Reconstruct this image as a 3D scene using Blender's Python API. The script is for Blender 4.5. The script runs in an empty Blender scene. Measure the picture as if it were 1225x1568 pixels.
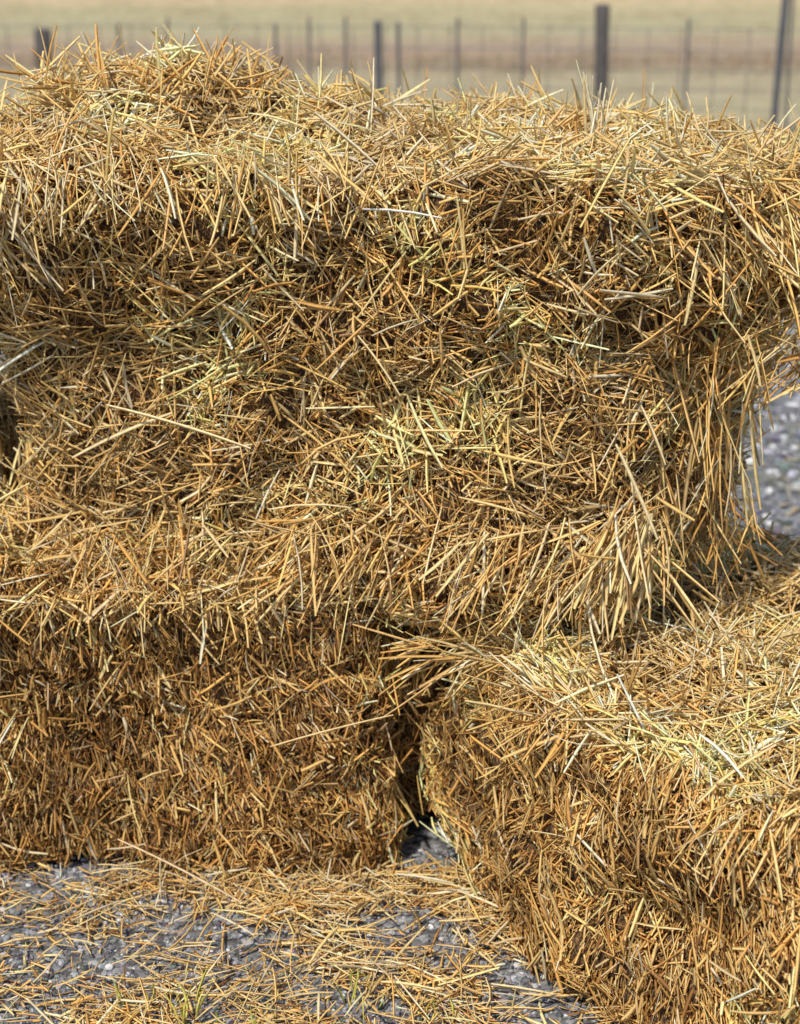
import bpy, math, numpy as np
from mathutils import Vector
R = np.random.default_rng(7)
scene = bpy.context.scene
scene.view_settings.view_transform='Standard'; scene.view_settings.look='None'
scene.view_settings.exposure=0; scene.view_settings.gamma=1

# ---------------- helpers ----------------
def nrm(a): return a/np.maximum(np.linalg.norm(a,axis=-1,keepdims=True),1e-9)
def make_noise(seed,wl,n=14):
    r=np.random.default_rng(seed)
    k=nrm(r.normal(size=(n,3)))*(2*np.pi/wl)*r.uniform(.6,1.5,(n,1)); ph=r.uniform(0,6.28,n)
    def f(P): return np.sin(P@k.T+ph).sum(-1)*(1.4/np.sqrt(n))
    return f
class Geo:
    def __init__(s): s.v=[];s.f=[];s.c=[];s.m=[];s.n=0
    def add(s,V,F,C,mat):
        s.v.append(V);s.f.append(F+s.n);s.c.append(C);s.m.append(np.full(len(F),mat));s.n+=len(V)
    def build(s,name,mats,smooth=True,parent=None):
        V=np.concatenate(s.v);C=np.concatenate(s.c);m=np.concatenate(s.m)
        loops=np.concatenate([f.ravel() for f in s.f]).astype(np.int32)
        tot=np.concatenate([np.full(len(f),f.shape[1]) for f in s.f]).astype(np.int32)
        st=np.concatenate([[0],np.cumsum(tot)[:-1]]).astype(np.int32)
        me=bpy.data.meshes.new(name)
        me.vertices.add(len(V));me.vertices.foreach_set('co',V.astype(np.float32).ravel())
        me.loops.add(len(loops));me.loops.foreach_set('vertex_index',loops)
        me.polygons.add(len(tot));me.polygons.foreach_set('loop_start',st);me.polygons.foreach_set('loop_total',tot)
        for x in mats: me.materials.append(x)
        me.polygons.foreach_set('material_index',m.astype(np.int32))
        me.polygons.foreach_set('use_smooth',np.full(len(tot),smooth))
        me.update(calc_edges=True)
        a=me.color_attributes.new('Col','FLOAT_COLOR','POINT')
        a.data.foreach_set('color',np.concatenate([C,np.ones((len(C),1))],1).astype(np.float32).ravel())
        ob=bpy.data.objects.new(name,me);scene.collection.objects.link(ob)
        if parent: ob.parent=parent
        return ob
def strands(g,C,T,L,W,B,col,K=3,mat=1,sides=3,tip=.65,flat=.4):
    N=len(C);T=nrm(T)
    s=np.linspace(-.5,.5,K)
    A=nrm(np.cross(T,R.normal(size=(N,3))));Bn=np.cross(T,A)
    pos=C[:,None]+T[:,None]*(L[:,None]*s)[...,None]+B[:,None]*((.25-s**2)*4)[None,:,None]
    rad=np.interp(np.abs(s),[0,.3,.5],[1,.95,tip])
    ang=np.arange(sides)*2*np.pi/sides
    off=A[:,None]*np.cos(ang)[None,:,None]+Bn[:,None]*np.sin(ang)[None,:,None]*flat
    V=pos[:,:,None]+off[:,None]*(W[:,None]*.5*rad)[:,:,None,None]
    base=np.arange(N)[:,None,None]*K*sides+np.arange(K-1)[None,:,None]*sides
    i=np.arange(sides)[None,None];j=(i+1)%sides
    F=np.stack([base+i,base+j,base+sides+j,base+sides+i],-1).reshape(-1,4)
    cc=np.repeat(col,K*sides,axis=0)
    g.add(V.reshape(-1,3),F,cc,mat)

PAL=np.array([[.96,.75,.36],[.94,.65,.235],[.88,.51,.15],[.62,.32,.09],[.28,.125,.042],[.74,.53,.24],[.97,.87,.62]])
def colors(n,w,P=None,nz=None):
    w=np.array(w,float);w/=w.sum()
    i=R.choice(len(PAL),n,p=w);j=R.choice(len(PAL),n,p=w);t=R.uniform(0,.5,(n,1))
    c=PAL[i]*(1-t)+PAL[j]*t
    if nz is not None:
        k=nz(P)[:,None]; c=c*(1+.15*k*np.array([[.85,1,1.15]]))
    return np.clip(c*R.uniform(.82,1.12,(n,1)),.02,.96)

# ---------------- materials ----------------
def newmat(name):
    m=bpy.data.materials.new(name);m.use_nodes=True;nt=m.node_tree
    b=nt.nodes['Principled BSDF'];return m,nt,b
def straw_mat():
    m,nt,b=newmat('straw');N=nt.nodes;Lk=nt.links
    a=N.new('ShaderNodeVertexColor');a.layer_name='Col'
    t=N.new('ShaderNodeTexCoord');n=N.new('ShaderNodeTexNoise');n.inputs['Scale'].default_value=110
    n.inputs['Detail'].default_value=2
    mr=N.new('ShaderNodeMapRange');mr.inputs[1].default_value=.3;mr.inputs[2].default_value=.7;mr.inputs[3].default_value=.78;mr.inputs[4].default_value=1.05
    mx=N.new('ShaderNodeVectorMath');mx.operation='SCALE'
    Lk.new(t.outputs['Object'],n.inputs['Vector']);Lk.new(n.outputs['Fac'],mr.inputs[0])
    Lk.new(a.outputs['Color'],mx.inputs[0]);Lk.new(mr.outputs[0],mx.inputs['Scale'])
    Lk.new(mx.outputs[0],b.inputs['Base Color'])
    b.inputs['Roughness'].default_value=.5;b.inputs['Specular IOR Level'].default_value=.25
    tr=N.new('ShaderNodeBsdfTranslucent');Lk.new(mx.outputs[0],tr.inputs['Color'])
    ms=N.new('ShaderNodeMixShader');ms.inputs[0].default_value=.28
    Lk.new(b.outputs[0],ms.inputs[1]);Lk.new(tr.outputs[0],ms.inputs[2])
    Lk.new(ms.outputs[0],N['Material Output'].inputs['Surface']);return m
def core_mat():
    m,nt,b=newmat('packed_straw');N=nt.nodes;Lk=nt.links
    t=N.new('ShaderNodeTexCoord');mp=N.new('ShaderNodeMapping');mp.inputs['Scale'].default_value=(1,1,.35)
    n=N.new('ShaderNodeTexNoise');n.inputs['Scale'].default_value=230;n.inputs['Detail'].default_value=4
    n.inputs['Distortion'].default_value=2.0
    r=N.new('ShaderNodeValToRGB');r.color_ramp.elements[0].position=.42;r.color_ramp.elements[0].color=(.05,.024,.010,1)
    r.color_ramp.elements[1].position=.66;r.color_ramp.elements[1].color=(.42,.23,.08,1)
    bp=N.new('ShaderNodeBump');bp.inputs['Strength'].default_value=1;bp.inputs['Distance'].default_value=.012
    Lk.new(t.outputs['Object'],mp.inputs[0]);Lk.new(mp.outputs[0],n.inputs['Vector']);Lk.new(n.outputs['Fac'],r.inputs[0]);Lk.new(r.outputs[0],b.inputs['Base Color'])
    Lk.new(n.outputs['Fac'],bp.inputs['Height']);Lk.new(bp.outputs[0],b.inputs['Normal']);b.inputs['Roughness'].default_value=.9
    return m
def attr_mat(name,rough=.85):
    m,nt,b=newmat(name);N=nt.nodes
    a=N.new('ShaderNodeVertexColor');a.layer_name='Col'
    t=N.new('ShaderNodeTexCoord');n=N.new('ShaderNodeTexNoise');n.inputs['Scale'].default_value=150
    mr=N.new('ShaderNodeMapRange');mr.inputs[3].default_value=.6;mr.inputs[4].default_value=1.35
    mx=N.new('ShaderNodeVectorMath');mx.operation='SCALE'
    nt.links.new(t.outputs['Object'],n.inputs['Vector']);nt.links.new(n.outputs['Fac'],mr.inputs[0])
    nt.links.new(a.outputs['Color'],mx.inputs[0]);nt.links.new(mr.outputs[0],mx.inputs['Scale'])
    nt.links.new(mx.outputs[0],b.inputs['Base Color']);b.inputs['Roughness'].default_value=rough;return m
STRAW=straw_mat();CORE=core_mat();STONE=attr_mat('gravel_stone',.7);GRASS=attr_mat('grass_blade',.6)

# ---------------- bales ----------------
def bale(name,bot,top,seed,dens,w_front,w_top,bump=None,vert=0.0,extra=None,amp=1.0,expo=9,short=1.0,tiltm=1.0,outer=1.0,rough=1.,pack=1.0):
    """bot/top: 4 corners FL,FR,BR,BL (x,y,z)"""
    g=Geo();bot=np.array(bot,float);top=np.array(top,float)
    n1=make_noise(seed,.42);n2=make_noise(seed+1,.13);n3=make_noise(seed+2,.06)
    ndir=make_noise(seed+3,.16);ncol=make_noise(seed+4,.22)
    cen=(bot.mean(0)+top.mean(0))/2
    def mapc(p,inset=0.):
        q=p/((np.abs(p)**expo).sum(-1,keepdims=True))**(1/expo)
        u=(q[:,0:1]+1)/2;v=(q[:,1:2]+1)/2;w=(q[:,2:3]+1)/2
        b=bot[0]*(1-u)*(1-v)+bot[1]*u*(1-v)+bot[2]*u*v+bot[3]*(1-u)*v
        t=top[0]*(1-u)*(1-v)+top[1]*u*(1-v)+top[2]*u*v+top[3]*(1-u)*v
        P=b*(1-w)+t*w
        D=(P-cen);D=nrm(D*np.array([.6,1,1.6]))
        d=amp*(.016*n1(P)+.011*n2(P)+.006*rough*n3(P))-inset
        P=P+D*d[:,None]
        if bump is not None: P=P+np.array([0,0,1.])*(bump(P)*np.clip(q[:,2],0,1))[:,None]
        return P
    faces={'front':((1,0,0),(0,0,1),(0,-1,0)),'right':((0,1,0),(0,0,1),(1,0,0)),'left':((0,-1,0),(0,0,1),(-1,0,0)),
           'top':((1,0,0),(0,1,0),(0,0,1)),'back':((-1,0,0),(0,0,1),(0,1,0)),'bottom':((1,0,0),(0,-1,0),(0,0,-1))}
    n=64
    for k,(a,b,c) in faces.items():
        a,b,c=map(np.array,(a,b,c))
        s=np.linspace(-1,1,n);U,V=np.meshgrid(s,s,indexing='ij')
        p=a*U.ravel()[:,None]+b*V.ravel()[:,None]+c
        P=mapc(p.astype(float),.014)
        i=np.arange(n-1);I,J=np.meshgrid(i,i,indexing='ij');I=I.ravel();J=J.ravel()
        F=np.stack([I*n+J,(I+1)*n+J,(I+1)*n+J+1,I*n+J+1],-1)
        g.add(P,F,np.full((len(P),3),.2),0)
        dm={'front':1,'right':1,'left':.8,'top':1,'back':.2,'bottom':.12}[k]
        A=np.linalg.norm(np.cross(P[n-1]-P[0]+P[-1]-P[-n],P[-n]-P[0]+P[-1]-P[n-1]))/4
        w=w_top if k=='top' else w_front
        om=1 if k=='top' else outer
        pk=1 if k=='top' else pack
        # density, offset range, length range, width range, tilt, flatness, rings
        for layer,(dn,lo,hi,L0,L1,W0,W1,tilt,fl,K) in enumerate([
             (11000*pk,-.010,.004,.02,.060,.004,.0095,.25,.4,2),
             (10000*pk,-.004,.010,.015,.085,.003,.0092,.30,.4,2),
             (3200*om,.004,.018,.03,.12,.0035,.0092,.32,.4,3),
             (2800*pk,.000,.014,.008,.032,.004,.0105,.5,.12,2),
             (2200*pk,.002,.014,.015,.050,.0016,.003,.40,.5,2),
             (480*om,.010,.028,.07,.17,.0038,.008,.26,.4,4)]):
            N=int(dn*dens*dm*A)
            if N<5: continue
            u=R.uniform(-1,1,N);v=R.uniform(-1,1,N)
            p=a*u[:,None]+b*v[:,None]+c
            e=.02
            P0=mapc(p);Pu=nrm(mapc(a*(u+e)[:,None]+b*v[:,None]+c)-P0);Pv=nrm(mapc(a*u[:,None]+b*(v+e)[:,None]+c)-P0)
            Nn=nrm(np.cross(Pu,Pv))
            th=ndir(P0)*1.5+R.normal(0,.75,N)
            if k!='top':
                if vert>0:
                    m=R.uniform(size=N)<vert
                    th=np.where(m,np.pi/2+R.normal(0,.38,N),th)
            tl=R.normal(.05,tilt*(1.1 if k=='top' else tiltm),N)
            T=Pu*np.cos(th)[:,None]+Pv*np.sin(th)[:,None]+Nn*tl[:,None]
            L=L0+(L1-L0)*R.beta(1.2,2.4,N)
            if k!='top': L=L*short
            W=W0+(W1-W0)*R.beta(1.3,2.0,N)
            C=P0+Nn*(R.uniform(lo,hi,N)+np.abs(T[:,:]*Nn).sum(1)*L*.12)[:,None]
            B=R.normal(0,.025,(N,3))*L[:,None]
            ww=np.array(w,float)
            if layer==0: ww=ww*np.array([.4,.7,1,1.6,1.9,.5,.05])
            if layer>=2: ww=ww*np.array([1.6,1.3,.9,.5,.3,1.0,1.6])
            strands(g,C,T,L,W,B,colors(N,ww,P0,ncol),K=K,flat=fl)
    if extra: extra(g)
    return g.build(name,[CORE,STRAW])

def fan(g,o,spread,d,n,L,w,jit=.25,W=(.003,.0074)):
    n=int(n*.7)
    o=np.array(o,float);C=o+R.uniform(-1,1,(n,3))*np.array(spread)
    T=nrm(np.array(d,float)+R.normal(0,jit,(n,3)));Ls=R.uniform(L[0],L[1],n)
    C=C+T*Ls[:,None]*.4
    strands(g,C,T,Ls,R.uniform(W[0],W[1],n),R.normal(0,.022,(n,3))*Ls[:,None],colors(n,w),K=4)
def line(g,a,b,W=.005,col=(.9,.74,.42),bend=(0,0,.004)):
    a=np.array(a,float);b=np.array(b,float)
    strands(g,((a+b)/2)[None],(b-a)[None],np.array([np.linalg.norm(b-a)]),np.array([W]),np.array([bend],float),np.array([col]),K=8)

pale=[3.6,3.6,1.3,.15,.03,.6,2.6]
gold=[2.4,3.5,3.1,.7,.2,.3,1.1]
khaki=[2.8,3.0,2.1,1.0,.6,1.0,1.0]
brown=[.9,1.3,1.9,2.8,2.7,.5,.4]
amber=[1.4,2.3,2.9,2.1,1.3,.3,.4]

def hump(P):
    h=.095*np.exp(-((P[:,0]+.35)/.21)**2-((P[:,1]-.18)/.22)**2)
    h-=.045*np.exp(-((P[:,0]+.80)/.2)**2)
    h-=.03*np.exp(-((P[:,0]-.75)/.3)**2)
    return h
def ex_top(g):
    fan(g,(-.68,-.02,1.14),(.13,.12,.05),(.45,-.25,-.75),450,(.09,.22),pale,.28)
    fan(g,(-.38,.1,1.24),(.18,.12,.02),(0,-.1,.5),300,(.04,.10),gold,.7)
    fan(g,(.35,.0,1.15),(.30,.2,.02),(0,0,.5),400,(.04,.09),pale,.7)
    fan(g,(.29,.0,1.16),(.012,.03,.01),(.05,0,1),16,(.08,.13),[1,0,0,0,0,0,2],.15)
    fan(g,(-.64,.12,1.14),(.06,.03,.01),(-.5,0,.7),22,(.09,.16),[1,0,0,0,0,0,2],.15)
    fan(g,(-.12,.33,1.15),(.6,.12,.02),(0,0,.4),700,(.04,.09),pale,.7)
    fan(g,(-.2,-.17,1.15),(.45,.05,.03),(.1,-.3,-.8),600,(.05,.12),pale,.5)
    fan(g,(.52,-.08,1.07),(.18,.16,.06),(.35,-.4,-.8),750,(.06,.14),gold,.4)
    fan(g,(.50,-.10,.86),(.09,.07,.05),(.18,.10,.15),90,(.12,.26),khaki,.06)
bale('straw_bale',[(-.80,.02,.86),(.34,-.22,.85),(.84,.20,.93),(-.66,.50,.86)],
     [(-.86,-.06,1.15),(.36,-.30,1.15),(.98,.25,1.15),(-.7,.55,1.17)],11,1.0,[2.3,2.9,2.5,1.1,.5,.7,1.0],pale,bump=hump,extra=ex_top,amp=1.0,rough=1.2)  # top straw paler than front: sunlit glow put into the colour

def ex_mid(g):
    w=[3,2.4,1.2,.4,.2,1.0,1.4]
    fan(g,(.335,-.265,.66),(.04,.02,.05),(-.35,-.28,-.8),60,(.08,.19),w,.4,(.004,.009))
    fan(g,(.33,-.26,.62),(.05,.03,.05),(.15,-.2,-.9),50,(.08,.17),w,.35,(.004,.009))
    fan(g,(.2,-.25,.60),(.12,.02,.06),(-.4,-.25,-.7),140,(.06,.15),w,.4)
    fan(g,(.0,-.17,.60),(.16,.03,.06),(-.35,-.25,-.7),240,(.06,.15),khaki,.45)
    fan(g,(-.3,-.1,.56),(.22,.03,.05),(-.3,-.25,-.7),240,(.05,.13),khaki,.5)
    fan(g,(.45,-.12,.80),(.08,.09,.10),(.05,-.12,-1),90,(.10,.20),khaki,.22,(.0035,.0085))
    fan(g,(.48,-.04,.60),(.07,.09,.05),(.05,-.15,-1),90,(.06,.15),amber,.4)
    fan(g,(.48,-.08,.88),(.12,.1,.03),(-.1,-.2,-.9),120,(.05,.12),amber,.6)
    for a,b in [((.30,-.30,.79),(.36,-.33,.66)),((.335,-.28,.84),(.37,-.30,.76)),((-.06,-.20,.92),(.0,-.23,.84)),
                ((-.44,-.10,.79),(-.22,-.16,.74)),((.24,-.30,1.0),(.29,-.32,1.06)),
                ((-.50,-.08,.70),(-.34,-.11,.78))]:
        line(g,a,b,.0068)
bale('straw_bale',[(-.60,.02,.49),(.30,-.21,.47),(.49,.06,.47),(-.42,.36,.49)],
     [(-.62,-.0,.88),(.33,-.24,.88),(.66,.17,.97),(-.42,.40,.88)],31,1.05,khaki,khaki,extra=ex_mid,amp=.95,rough=1.3)

def ex_ll(g):
    fan(g,(-.45,-.12,.50),(.28,.05,.02),(.1,-.4,-.1),700,(.04,.10),[3,3,2,.6,.2,.5,1.4],.6)
    fan(g,(-.20,-.12,.505),(.12,.03,.02),(.7,-.2,.35),60,(.07,.14),gold,.25)
    fan(g,(-.72,-.02,.56),(.1,.1,.07),(.1,-.4,.1),500,(.04,.10),gold,.6)
    line(g,(-.435,-.25,.138),(-.244,-.26,.03),.005,(.93,.72,.45))
    line(g,(-.198,-.23,.286),(-.01,-.28,.364),.0045,(.9,.68,.34),(0,0,.002))
    line(g,(-.03,-.27,.352),(.10,-.29,.465),.0045,(.82,.55,.24),(0,0,-.003))
bale('straw_bale',[(-1.25,-.06,0),(.0,-.16,0),(.03,.30,0),(-1.2,.36,0)],
     [(-1.22,-.08,.50),(-.07,-.13,.505),(-.03,.30,.50),(-1.2,.36,.50)],51,1.2,brown,gold,vert=.75,extra=ex_ll,short=.72,amp=.85,tiltm=.75,outer=.6,rough=1.8,pack=1.5)  # weathered brown front; its dark tone also paints in shade from the overhang
bale('straw_bale',[(-1.3,.02,.5),(-.66,.0,.5),(-.60,.4,.5),(-1.3,.4,.5)],
     [(-1.3,.06,.66),(-.70,.05,.67),(-.66,.4,.70),(-1.3,.4,.70)],71,.9,gold,gold)
bale('straw_bale',[(-.10,.0,0),(.34,.0,0),(.34,.5,0),(-.10,.5,0)],
     [(-.12,.0,.485),(.34,.0,.485),(.34,.5,.48),(-.12,.5,.48)],131,.9,brown,brown,vert=.5,short=.8)

def ex_lr(g):
    fan(g,(.42,-.32,.44),(.22,.16,.01),(.5,-.5,0),900,(.05,.13),pale,.5)
    fan(g,(.30,-.36,.43),(.12,.1,.02),(-.5,-.5,-.25),260,(.05,.12),gold,.45)
    fan(g,(.55,-.58,.41),(.15,.12,.02),(-.3,-.6,-.4),260,(.05,.12),gold,.45)
    fan(g,(.11,-.18,.44),(.07,.08,.01),(-.6,-.3,.1),110,(.06,.14),pale,.3)
    line(g,(.33,-.62,.36),(.5,-.66,.46),.0045,(.9,.65,.3))
bale('straw_bale',[(.215,-.45,0),(.70,-1.0,0),(1.2,-.4,0),(.06,-.03,0)],
     [(.215,-.41,.43),(.66,-.86,.43),(1.15,-.4,.44),(.055,-.06,.455)],91,1.15,amber,pale,vert=.65,extra=ex_lr,expo=7,short=.78,amp=.95,tiltm=.8,outer=.7,rough=1.7,pack=1.45)
bale('straw_bale',[(.20,.0,0),(1.25,-.35,0),(1.4,.1,0),(.35,.45,0)],
     [(.16,.0,.44),(1.25,-.35,.45),(1.4,.08,.43),(.33,.42,.44)],111,.9,amber,pale)

# ---------------- terrain ----------------
def hgt(x,y):
    z=np.zeros_like(x)
    d=np.clip(y-34,0,None)
    z+=.10*d*np.clip(d/60,0,1)*np.clip(1-(y-34)/900,.2,1)
    n=make_noise(200,7.0);n2=make_noise(201,60.0)
    P=np.stack([x,y,0*x],-1)
    far=np.clip((np.hypot(x,y)-6)/20,0,1)
    z+=.03*n(P)*far+.8*n2(P)*np.clip((np.hypot(x,y-20)-40)/80,0,1)
    return z
def axis(lo,hi,n,p=3.0):
    s=np.linspace(-1,1,n);q=np.sign(s)*np.abs(s)**p
    return np.where(q<0,-q*lo,q*hi)
xs=axis(-500,500,181);ys=axis(-300,900,181)
X,Y=np.meshgrid(xs,ys,indexing='ij');Z=hgt(X.ravel(),Y.ravel())
g=Geo();P=np.stack([X.ravel(),Y.ravel(),Z],-1)
n=181;i=np.arange(n-1);I,J=np.meshgrid(i,i,indexing='ij');I=I.ravel();J=J.ravel()
F=np.stack([I*n+J,(I+1)*n+J,(I+1)*n+J+1,I*n+J+1],-1)
g.add(P,F,np.full((len(P),3),.3),0)
m,nt,b=newmat('ground');N=nt.nodes;Lk=nt.links
geo=N.new('ShaderNodeNewGeometry');sep=N.new('ShaderNodeSeparateXYZ');Lk.new(geo.outputs['Position'],sep.inputs[0])
def noise(sc,det=3,vec=None):
    q=N.new('ShaderNodeTexNoise');q.inputs['Scale'].default_value=sc;q.inputs['Detail'].default_value=det
    Lk.new(vec or geo.outputs['Position'],q.inputs['Vector']);return q
def ramp(els,src):
    r=N.new('ShaderNodeValToRGB');e=r.color_ramp.elements
    while len(e)<len(els): e.new(.5)
    for k,(p,c) in enumerate(els): e[k].position=p;e[k].color=(*c,1)
    Lk.new(src,r.inputs[0]);return r
vor=N.new('ShaderNodeTexVoronoi');vor.inputs['Scale'].default_value=70;Lk.new(geo.outputs['Position'],vor.inputs['Vector'])
grav=ramp([(0,(.05,.047,.045)),(.5,(.13,.13,.135)),(1,(.32,.325,.34))],vor.outputs['Color'])
wob=noise(.35,3);ma=N.new('ShaderNodeMath');ma.operation='MULTIPLY_ADD';ma.inputs[1].default_value=3.0
Lk.new(wob.outputs['Fac'],ma.inputs[0]);Lk.new(sep.outputs['Y'],ma.inputs[2])
mr=N.new('ShaderNodeMapRange');mr.inputs[1].default_value=2;mr.inputs[2].default_value=52;Lk.new(ma.outputs[0],mr.inputs[0])
band=ramp([(0,(.22,.21,.12)),(.20,(.36,.31,.19)),(.27,(.34,.28,.18)),(.30,(.32,.22,.15)),(.34,(.33,.25,.17)),(.38,(.36,.32,.19)),(.48,(.39,.34,.19)),(.54,(.52,.39,.23)),(1,(.52,.38,.23))],mr.outputs[0])
fn=noise(3.0,6);fr=ramp([(.3,(.75,.78,.75)),(.7,(1.15,1.12,1.08))],fn.outputs['Fac'])
mm=N.new('ShaderNodeMix');mm.data_type='RGBA';mm.blend_type='MULTIPLY';mm.inputs[0].default_value=1
Lk.new(band.outputs[0],mm.inputs[6]);Lk.new(fr.outputs[0],mm.inputs[7])
gn=noise(.9,4);m1=N.new('ShaderNodeMath');m1.operation='MULTIPLY_ADD';m1.inputs[1].default_value=5
Lk.new(gn.outputs['Fac'],m1.inputs[0]);Lk.new(sep.outputs['Y'],m1.inputs[2])
mk=N.new('ShaderNodeMapRange');mk.inputs[1].default_value=6;mk.inputs[2].default_value=7.2;Lk.new(m1.outputs[0],mk.inputs[0])
mg=N.new('ShaderNodeMix');mg.data_type='RGBA';Lk.new(mk.outputs[0],mg.inputs[0]);Lk.new(grav.outputs[0],mg.inputs[6]);Lk.new(mm.outputs[2],mg.inputs[7])
Lk.new(mg.outputs[2],b.inputs['Base Color']);b.inputs['Roughness'].default_value=.95
bp=N.new('ShaderNodeBump');bp.inputs['Strength'].default_value=.7;bp.inputs['Distance'].default_value=.012
Lk.new(vor.outputs['Distance'],bp.inputs['Height']);bp.invert=True;Lk.new(bp.outputs[0],b.inputs['Normal'])
g.build('ground',[m])

# gravel stones
import bmesh
bm=bmesh.new();bmesh.ops.create_icosphere(bm,subdivisions=1,radius=1);iv1=np.array([v.co[:] for v in bm.verts]);iF1=np.array([[v.index for v in f.verts] for f in bm.faces]);bm.free()
bm=bmesh.new();bmesh.ops.create_icosphere(bm,subdivisions=2,radius=1);iv2=np.array([v.co[:] for v in bm.verts]);iF2=np.array([[v.index for v in f.verts] for f in bm.faces]);bm.free()
def stones(g,n,x0,x1,y0,y1,s0,s1,iv,iF,jag=.16,base=(.155,.155,.165)):
    c=np.stack([R.uniform(x0,x1,n),R.uniform(y0,y1,n),np.zeros(n)],-1)
    s=s0+(s1-s0)*R.beta(1.2,3,n)
    sc=R.uniform(.6,1.2,(n,1,3));sc[...,2]*=.7
    a=R.uniform(0,6.28,n);V=iv[None]*sc
    k=R.normal(size=(n,3,3))*2.2;ph=R.uniform(0,6.28,(n,1,3))
    V=V*(1+jag*np.sin(np.einsum('ij,njk->nik',iv,k)+ph).sum(-1,keepdims=True))
    Vx=V[...,0]*np.cos(a)[:,None]-V[...,1]*np.sin(a)[:,None];Vy=V[...,0]*np.sin(a)[:,None]+V[...,1]*np.cos(a)[:,None]
    V=np.stack([Vx,Vy,V[...,2]],-1)*s[:,None,None]
    c[:,2]=s*R.uniform(-.1,.45,n);V=V+c[:,None]
    col=np.array(base)*np.exp(R.normal(0,.65,(n,1)))+R.normal(0,.012,(n,3))
    F=(iF[None]+np.arange(n)[:,None,None]*len(iv)).reshape(-1,3)
    g.add(V.reshape(-1,3),F,np.repeat(np.clip(col,.03,.55),len(iv),axis=0),0)
g=Geo();stones(g,20000,-1.1,.5,-.95,-.05,.002,.0075,iv1,iF1,.2);stones(g,600,-1.1,.5,-.95,-.05,.005,.011,iv2,iF2)
stones(g,6000,.6,2.8,.4,4.2,.006,.03,iv1,iF1,base=(.19,.195,.215));stones(g,1500,-2.2,-.6,.5,3.5,.006,.03,iv1,iF1)
g.build('gravel',[STONE],smooth=False)

# loose straw on ground
g=Geo()
def scat(n,x0,x1,y0,y1,w,L=(.02,.12),z=(.004,.02),den=None,W=(.002,.006)):
    C=np.stack([R.uniform(x0,x1,n),R.uniform(y0,y1,n),R.uniform(z[0],z[1],n)],-1)
    if den is not None: C=C[R.uniform(size=n)<den(C)]
    n=len(C);T=R.normal(size=(n,3))*np.array([1,1,.14]);Ls=L[0]+(L[1]-L[0])*R.beta(1.3,2.4,n)
    strands(g,C,T,Ls,R.uniform(W[0],W[1],n),R.normal(0,.035,(n,3))*Ls[:,None],colors(n,w),K=4,mat=0)
dn=make_noise(300,.20)
def den(C):
    d=.36+.34*dn(C)+.8*np.exp(-((C[:,1]+.19)/.06)**2)+.35*np.exp(-((C[:,0]+.12)/.18)**2)
    return np.clip(d,0.1,1)
scat(16000,-1.1,.35,-.95,-.12,[2.4,2.4,1.8,1.3,.9,1.2,1.0],den=den,L=(.008,.06))
scat(3200,-1.1,.35,-.95,-.12,[2.8,2.7,1.8,.8,.5,1.0,1.4],den=den,z=(.008,.028))
scat(800,-.5,.25,-.6,-.14,pale,L=(.06,.15),z=(.012,.035),den=den)
scat(700,.6,2.5,.3,2.5,pale)
g.build('loose_straw',[STRAW])

# grass
g=Geo()
def tuft(x,y,n,h,cols,r=.02,w=.003,lean=.3):
    C=np.stack([x+R.normal(0,r,n),y+R.normal(0,r,n),np.zeros(n)],-1)
    T=nrm(np.stack([R.normal(0,lean,n),R.normal(0,lean,n),np.ones(n)],-1));L=h*R.uniform(.4,1.1,n)
    C[:,2]=hgt(C[:,0],C[:,1]);C=C+T*L[:,None]*.48
    cols=np.array(cols);c=cols[R.integers(len(cols),size=n)]*R.uniform(.7,1.2,(n,1))
    strands(g,C,T,L,np.full(n,w),R.normal(0,.12,(n,3))*L[:,None],c,K=4,mat=0,tip=.15)
GR=[(.50,.48,.08),(.66,.58,.12),(.34,.36,.07)]
for x,y,nn,h in [(-.38,-.50,7,.06),(-.30,-.52,9,.09),(-.06,-.50,7,.07),(.04,-.52,5,.05),(-.2,-.53,5,.05)]:
    tuft(x,y,nn,h,GR,.015,.0048)
for _ in range(90): tuft(R.uniform(-1.6,-.8),R.uniform(1.0,3.6),40,.08,[(.20,.26,.05),(.34,.34,.08)],.06,.006)
for _ in range(90): tuft(R.uniform(1.0,2.6),R.uniform(1.2,5),22,.06,[(.15,.2,.06),(.25,.26,.1)],.06,.005)
g.build('green_grass',[GRASS])
g=Geo()
DG=[(.48,.40,.24),(.42,.36,.20),(.36,.34,.18),(.40,.30,.18)]
for _ in range(1300):
    tuft(R.uniform(-7,7),R.uniform(7,17),12,R.uniform(.04,.10),DG,.12,.006,.5)
BR=[(.32,.22,.14),(.38,.28,.17),(.26,.21,.14)]
for _ in range(420):
    tuft(R.uniform(-7,7),R.normal(14.6,.45),12,R.uniform(.06,.17),BR,.14,.008,.5)
for _ in range(2000):
    tuft(R.uniform(-10,10),R.uniform(17,32),10,R.uniform(.05,.12),[(.5,.40,.25),(.42,.37,.21),(.54,.40,.25)],.2,.010,.6)
g.build('dry_grass',[GRASS])

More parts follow.
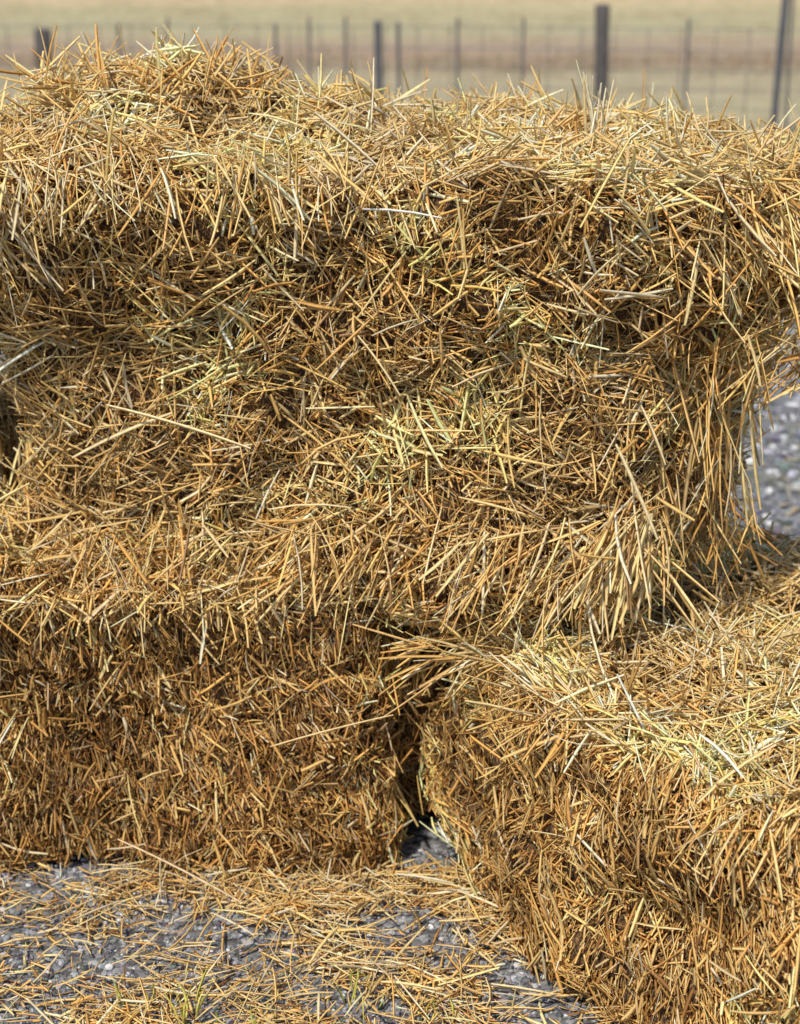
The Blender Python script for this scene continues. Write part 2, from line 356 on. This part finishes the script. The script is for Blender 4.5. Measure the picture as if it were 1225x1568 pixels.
# ---------------- fence ----------------
fence=bpy.data.objects.new('wire_fence',None);scene.collection.objects.link(fence)
def wood():
    m,nt,b=newmat('weathered_wood');N=nt.nodes
    t=N.new('ShaderNodeTexCoord');mp=N.new('ShaderNodeMapping');mp.inputs['Scale'].default_value=(30,30,3)
    q=N.new('ShaderNodeTexNoise');q.inputs['Detail'].default_value=5
    r=N.new('ShaderNodeValToRGB');r.color_ramp.elements[0].position=.3;r.color_ramp.elements[0].color=(.03,.028,.03,1);r.color_ramp.elements[1].position=.75;r.color_ramp.elements[1].color=(.12,.105,.10,1)
    nt.links.new(t.outputs['Object'],mp.inputs[0]);nt.links.new(mp.outputs[0],q.inputs['Vector']);nt.links.new(q.outputs['Fac'],r.inputs[0]);nt.links.new(r.outputs[0],b.inputs['Base Color']);b.inputs['Roughness'].default_value=.9
    return m
WOOD=wood()
MET,_,b=newmat('galvanised_steel');b.inputs['Base Color'].default_value=(.11,.11,.125,1);b.inputs['Metallic'].default_value=.5;b.inputs['Roughness'].default_value=.55
def post(name,x,y,h,r,mat,sides=16):
    g=Geo();K=9;zs=np.concatenate([np.linspace(-.1,h-.015,K-2),[h-.004,h]])
    rr=np.full(K,r)*(1+R.normal(0,.03,K));rr[-2]*=.93;rr[-1]*=.75
    a=np.arange(sides)*2*np.pi/sides;jr=1+R.normal(0,.04,sides)
    lx,ly=R.normal(0,.012),R.normal(0,.012)
    V=np.stack([np.stack([rr[k]*jr*np.cos(a)+lx*zs[k],rr[k]*jr*np.sin(a)+ly*zs[k],np.full(sides,zs[k])],-1) for k in range(K)])
    i=np.arange(sides);j=(i+1)%sides
    F=np.concatenate([np.stack([k*sides+i,k*sides+j,(k+1)*sides+j,(k+1)*sides+i],-1) for k in range(K-1)])
    V=V.reshape(-1,3);z0=float(hgt(np.array([x]),np.array([y]))[0]);V=V+np.array([x,y,z0])
    top=V[-sides:].mean(0);g.add(V,F,np.full((len(V),3),.2),0)
    g.add(np.vstack([V[-sides:],top]),np.stack([i,j,np.full(sides,sides)],-1),np.full((sides+1,3),.2),0)
    return g.build(name,[mat],parent=fence)
def fy(x): return 9.6-.12*x
def gz(x): return float(hgt(np.array([x]),np.array([fy(x)]))[0])
for k,(x,h,r,mt) in enumerate([(-2.50,.68,.058,WOOD),(-.14,.74,.026,MET),(1.37,.85,.050,WOOD),(2.52,1.25,.026,MET),(2.60,1.25,.011,MET),(-5.2,.8,.055,WOOD),(5.0,.95,.055,WOOD),(-7.8,.8,.055,WOOD),(7.6,.95,.055,WOOD),(.0,.73,.013,MET),(-.85,.72,.011,MET),(-1.95,.72,.011,MET)]):
    post('wood_post' if mt is WOOD else 'metal_post',x,fy(x),h,r,mt)
g=Geo()
def wire(a,b,w):
    a=np.array(a);b=np.array(b)
    strands(g,((a+b)/2)[None],(b-a)[None],np.array([np.linalg.norm(b-a)]),np.array([w]),np.zeros((1,3)),np.full((1,3),.2),K=2,mat=0,sides=6,tip=1,flat=1)
hs=[.08,.18,.30,.43,.56,.70]
px=np.arange(-7.8,7.7,.22)
for h in hs:
    for a,c in zip(px[:-1],px[1:]): wire((a,fy(a)-.03,gz(a)+h),(c,fy(c)-.03,gz(c)+h),.006)
for k,a in enumerate(px): wire((a,fy(a)-.03,gz(a)+.02),(a,fy(a)-.03,gz(a)+.71),.0065)
for a in [-.62,-.37,.39,.83,1.92,-1.6]: wire((a,fy(a)-.035,gz(a)),(a,fy(a)-.035,gz(a)+.76),.020)
g.build('wire_mesh',[MET],parent=fence)

# ---------------- light ----------------
sd=Vector((-.32,-.64,1)).normalized()
w=bpy.data.worlds.new('World');scene.world=w;w.use_nodes=True;nt=w.node_tree
s=nt.nodes.new('ShaderNodeTexSky');s.sky_type='NISHITA';s.sun_disc=False
s.sun_elevation=math.asin(sd.z);s.sun_rotation=math.atan2(sd.x,sd.y)
nt.links.new(s.outputs[0],nt.nodes['Background'].inputs[0]);nt.nodes['Background'].inputs[1].default_value=.15
l=bpy.data.lights.new('sun','SUN');l.energy=5;l.angle=math.radians(2.0);l.color=(1,.94,.84)
lo=bpy.data.objects.new('sun',l);scene.collection.objects.link(lo);lo.rotation_euler=sd.to_track_quat('Z','Y').to_euler()

# ---------------- camera ----------------
cam=bpy.data.cameras.new('camera');co=bpy.data.objects.new('camera',cam);scene.collection.objects.link(co)
co.location=(0,-2.6,1.5);co.rotation_euler=(math.radians(90-19.4),0,0)
cam.sensor_fit='VERTICAL';cam.sensor_height=24;cam.lens=40.6;cam.clip_end=3000
cam.dof.use_dof=True;cam.dof.focus_distance=2.40;cam.dof.aperture_fstop=2.8
scene.camera=co
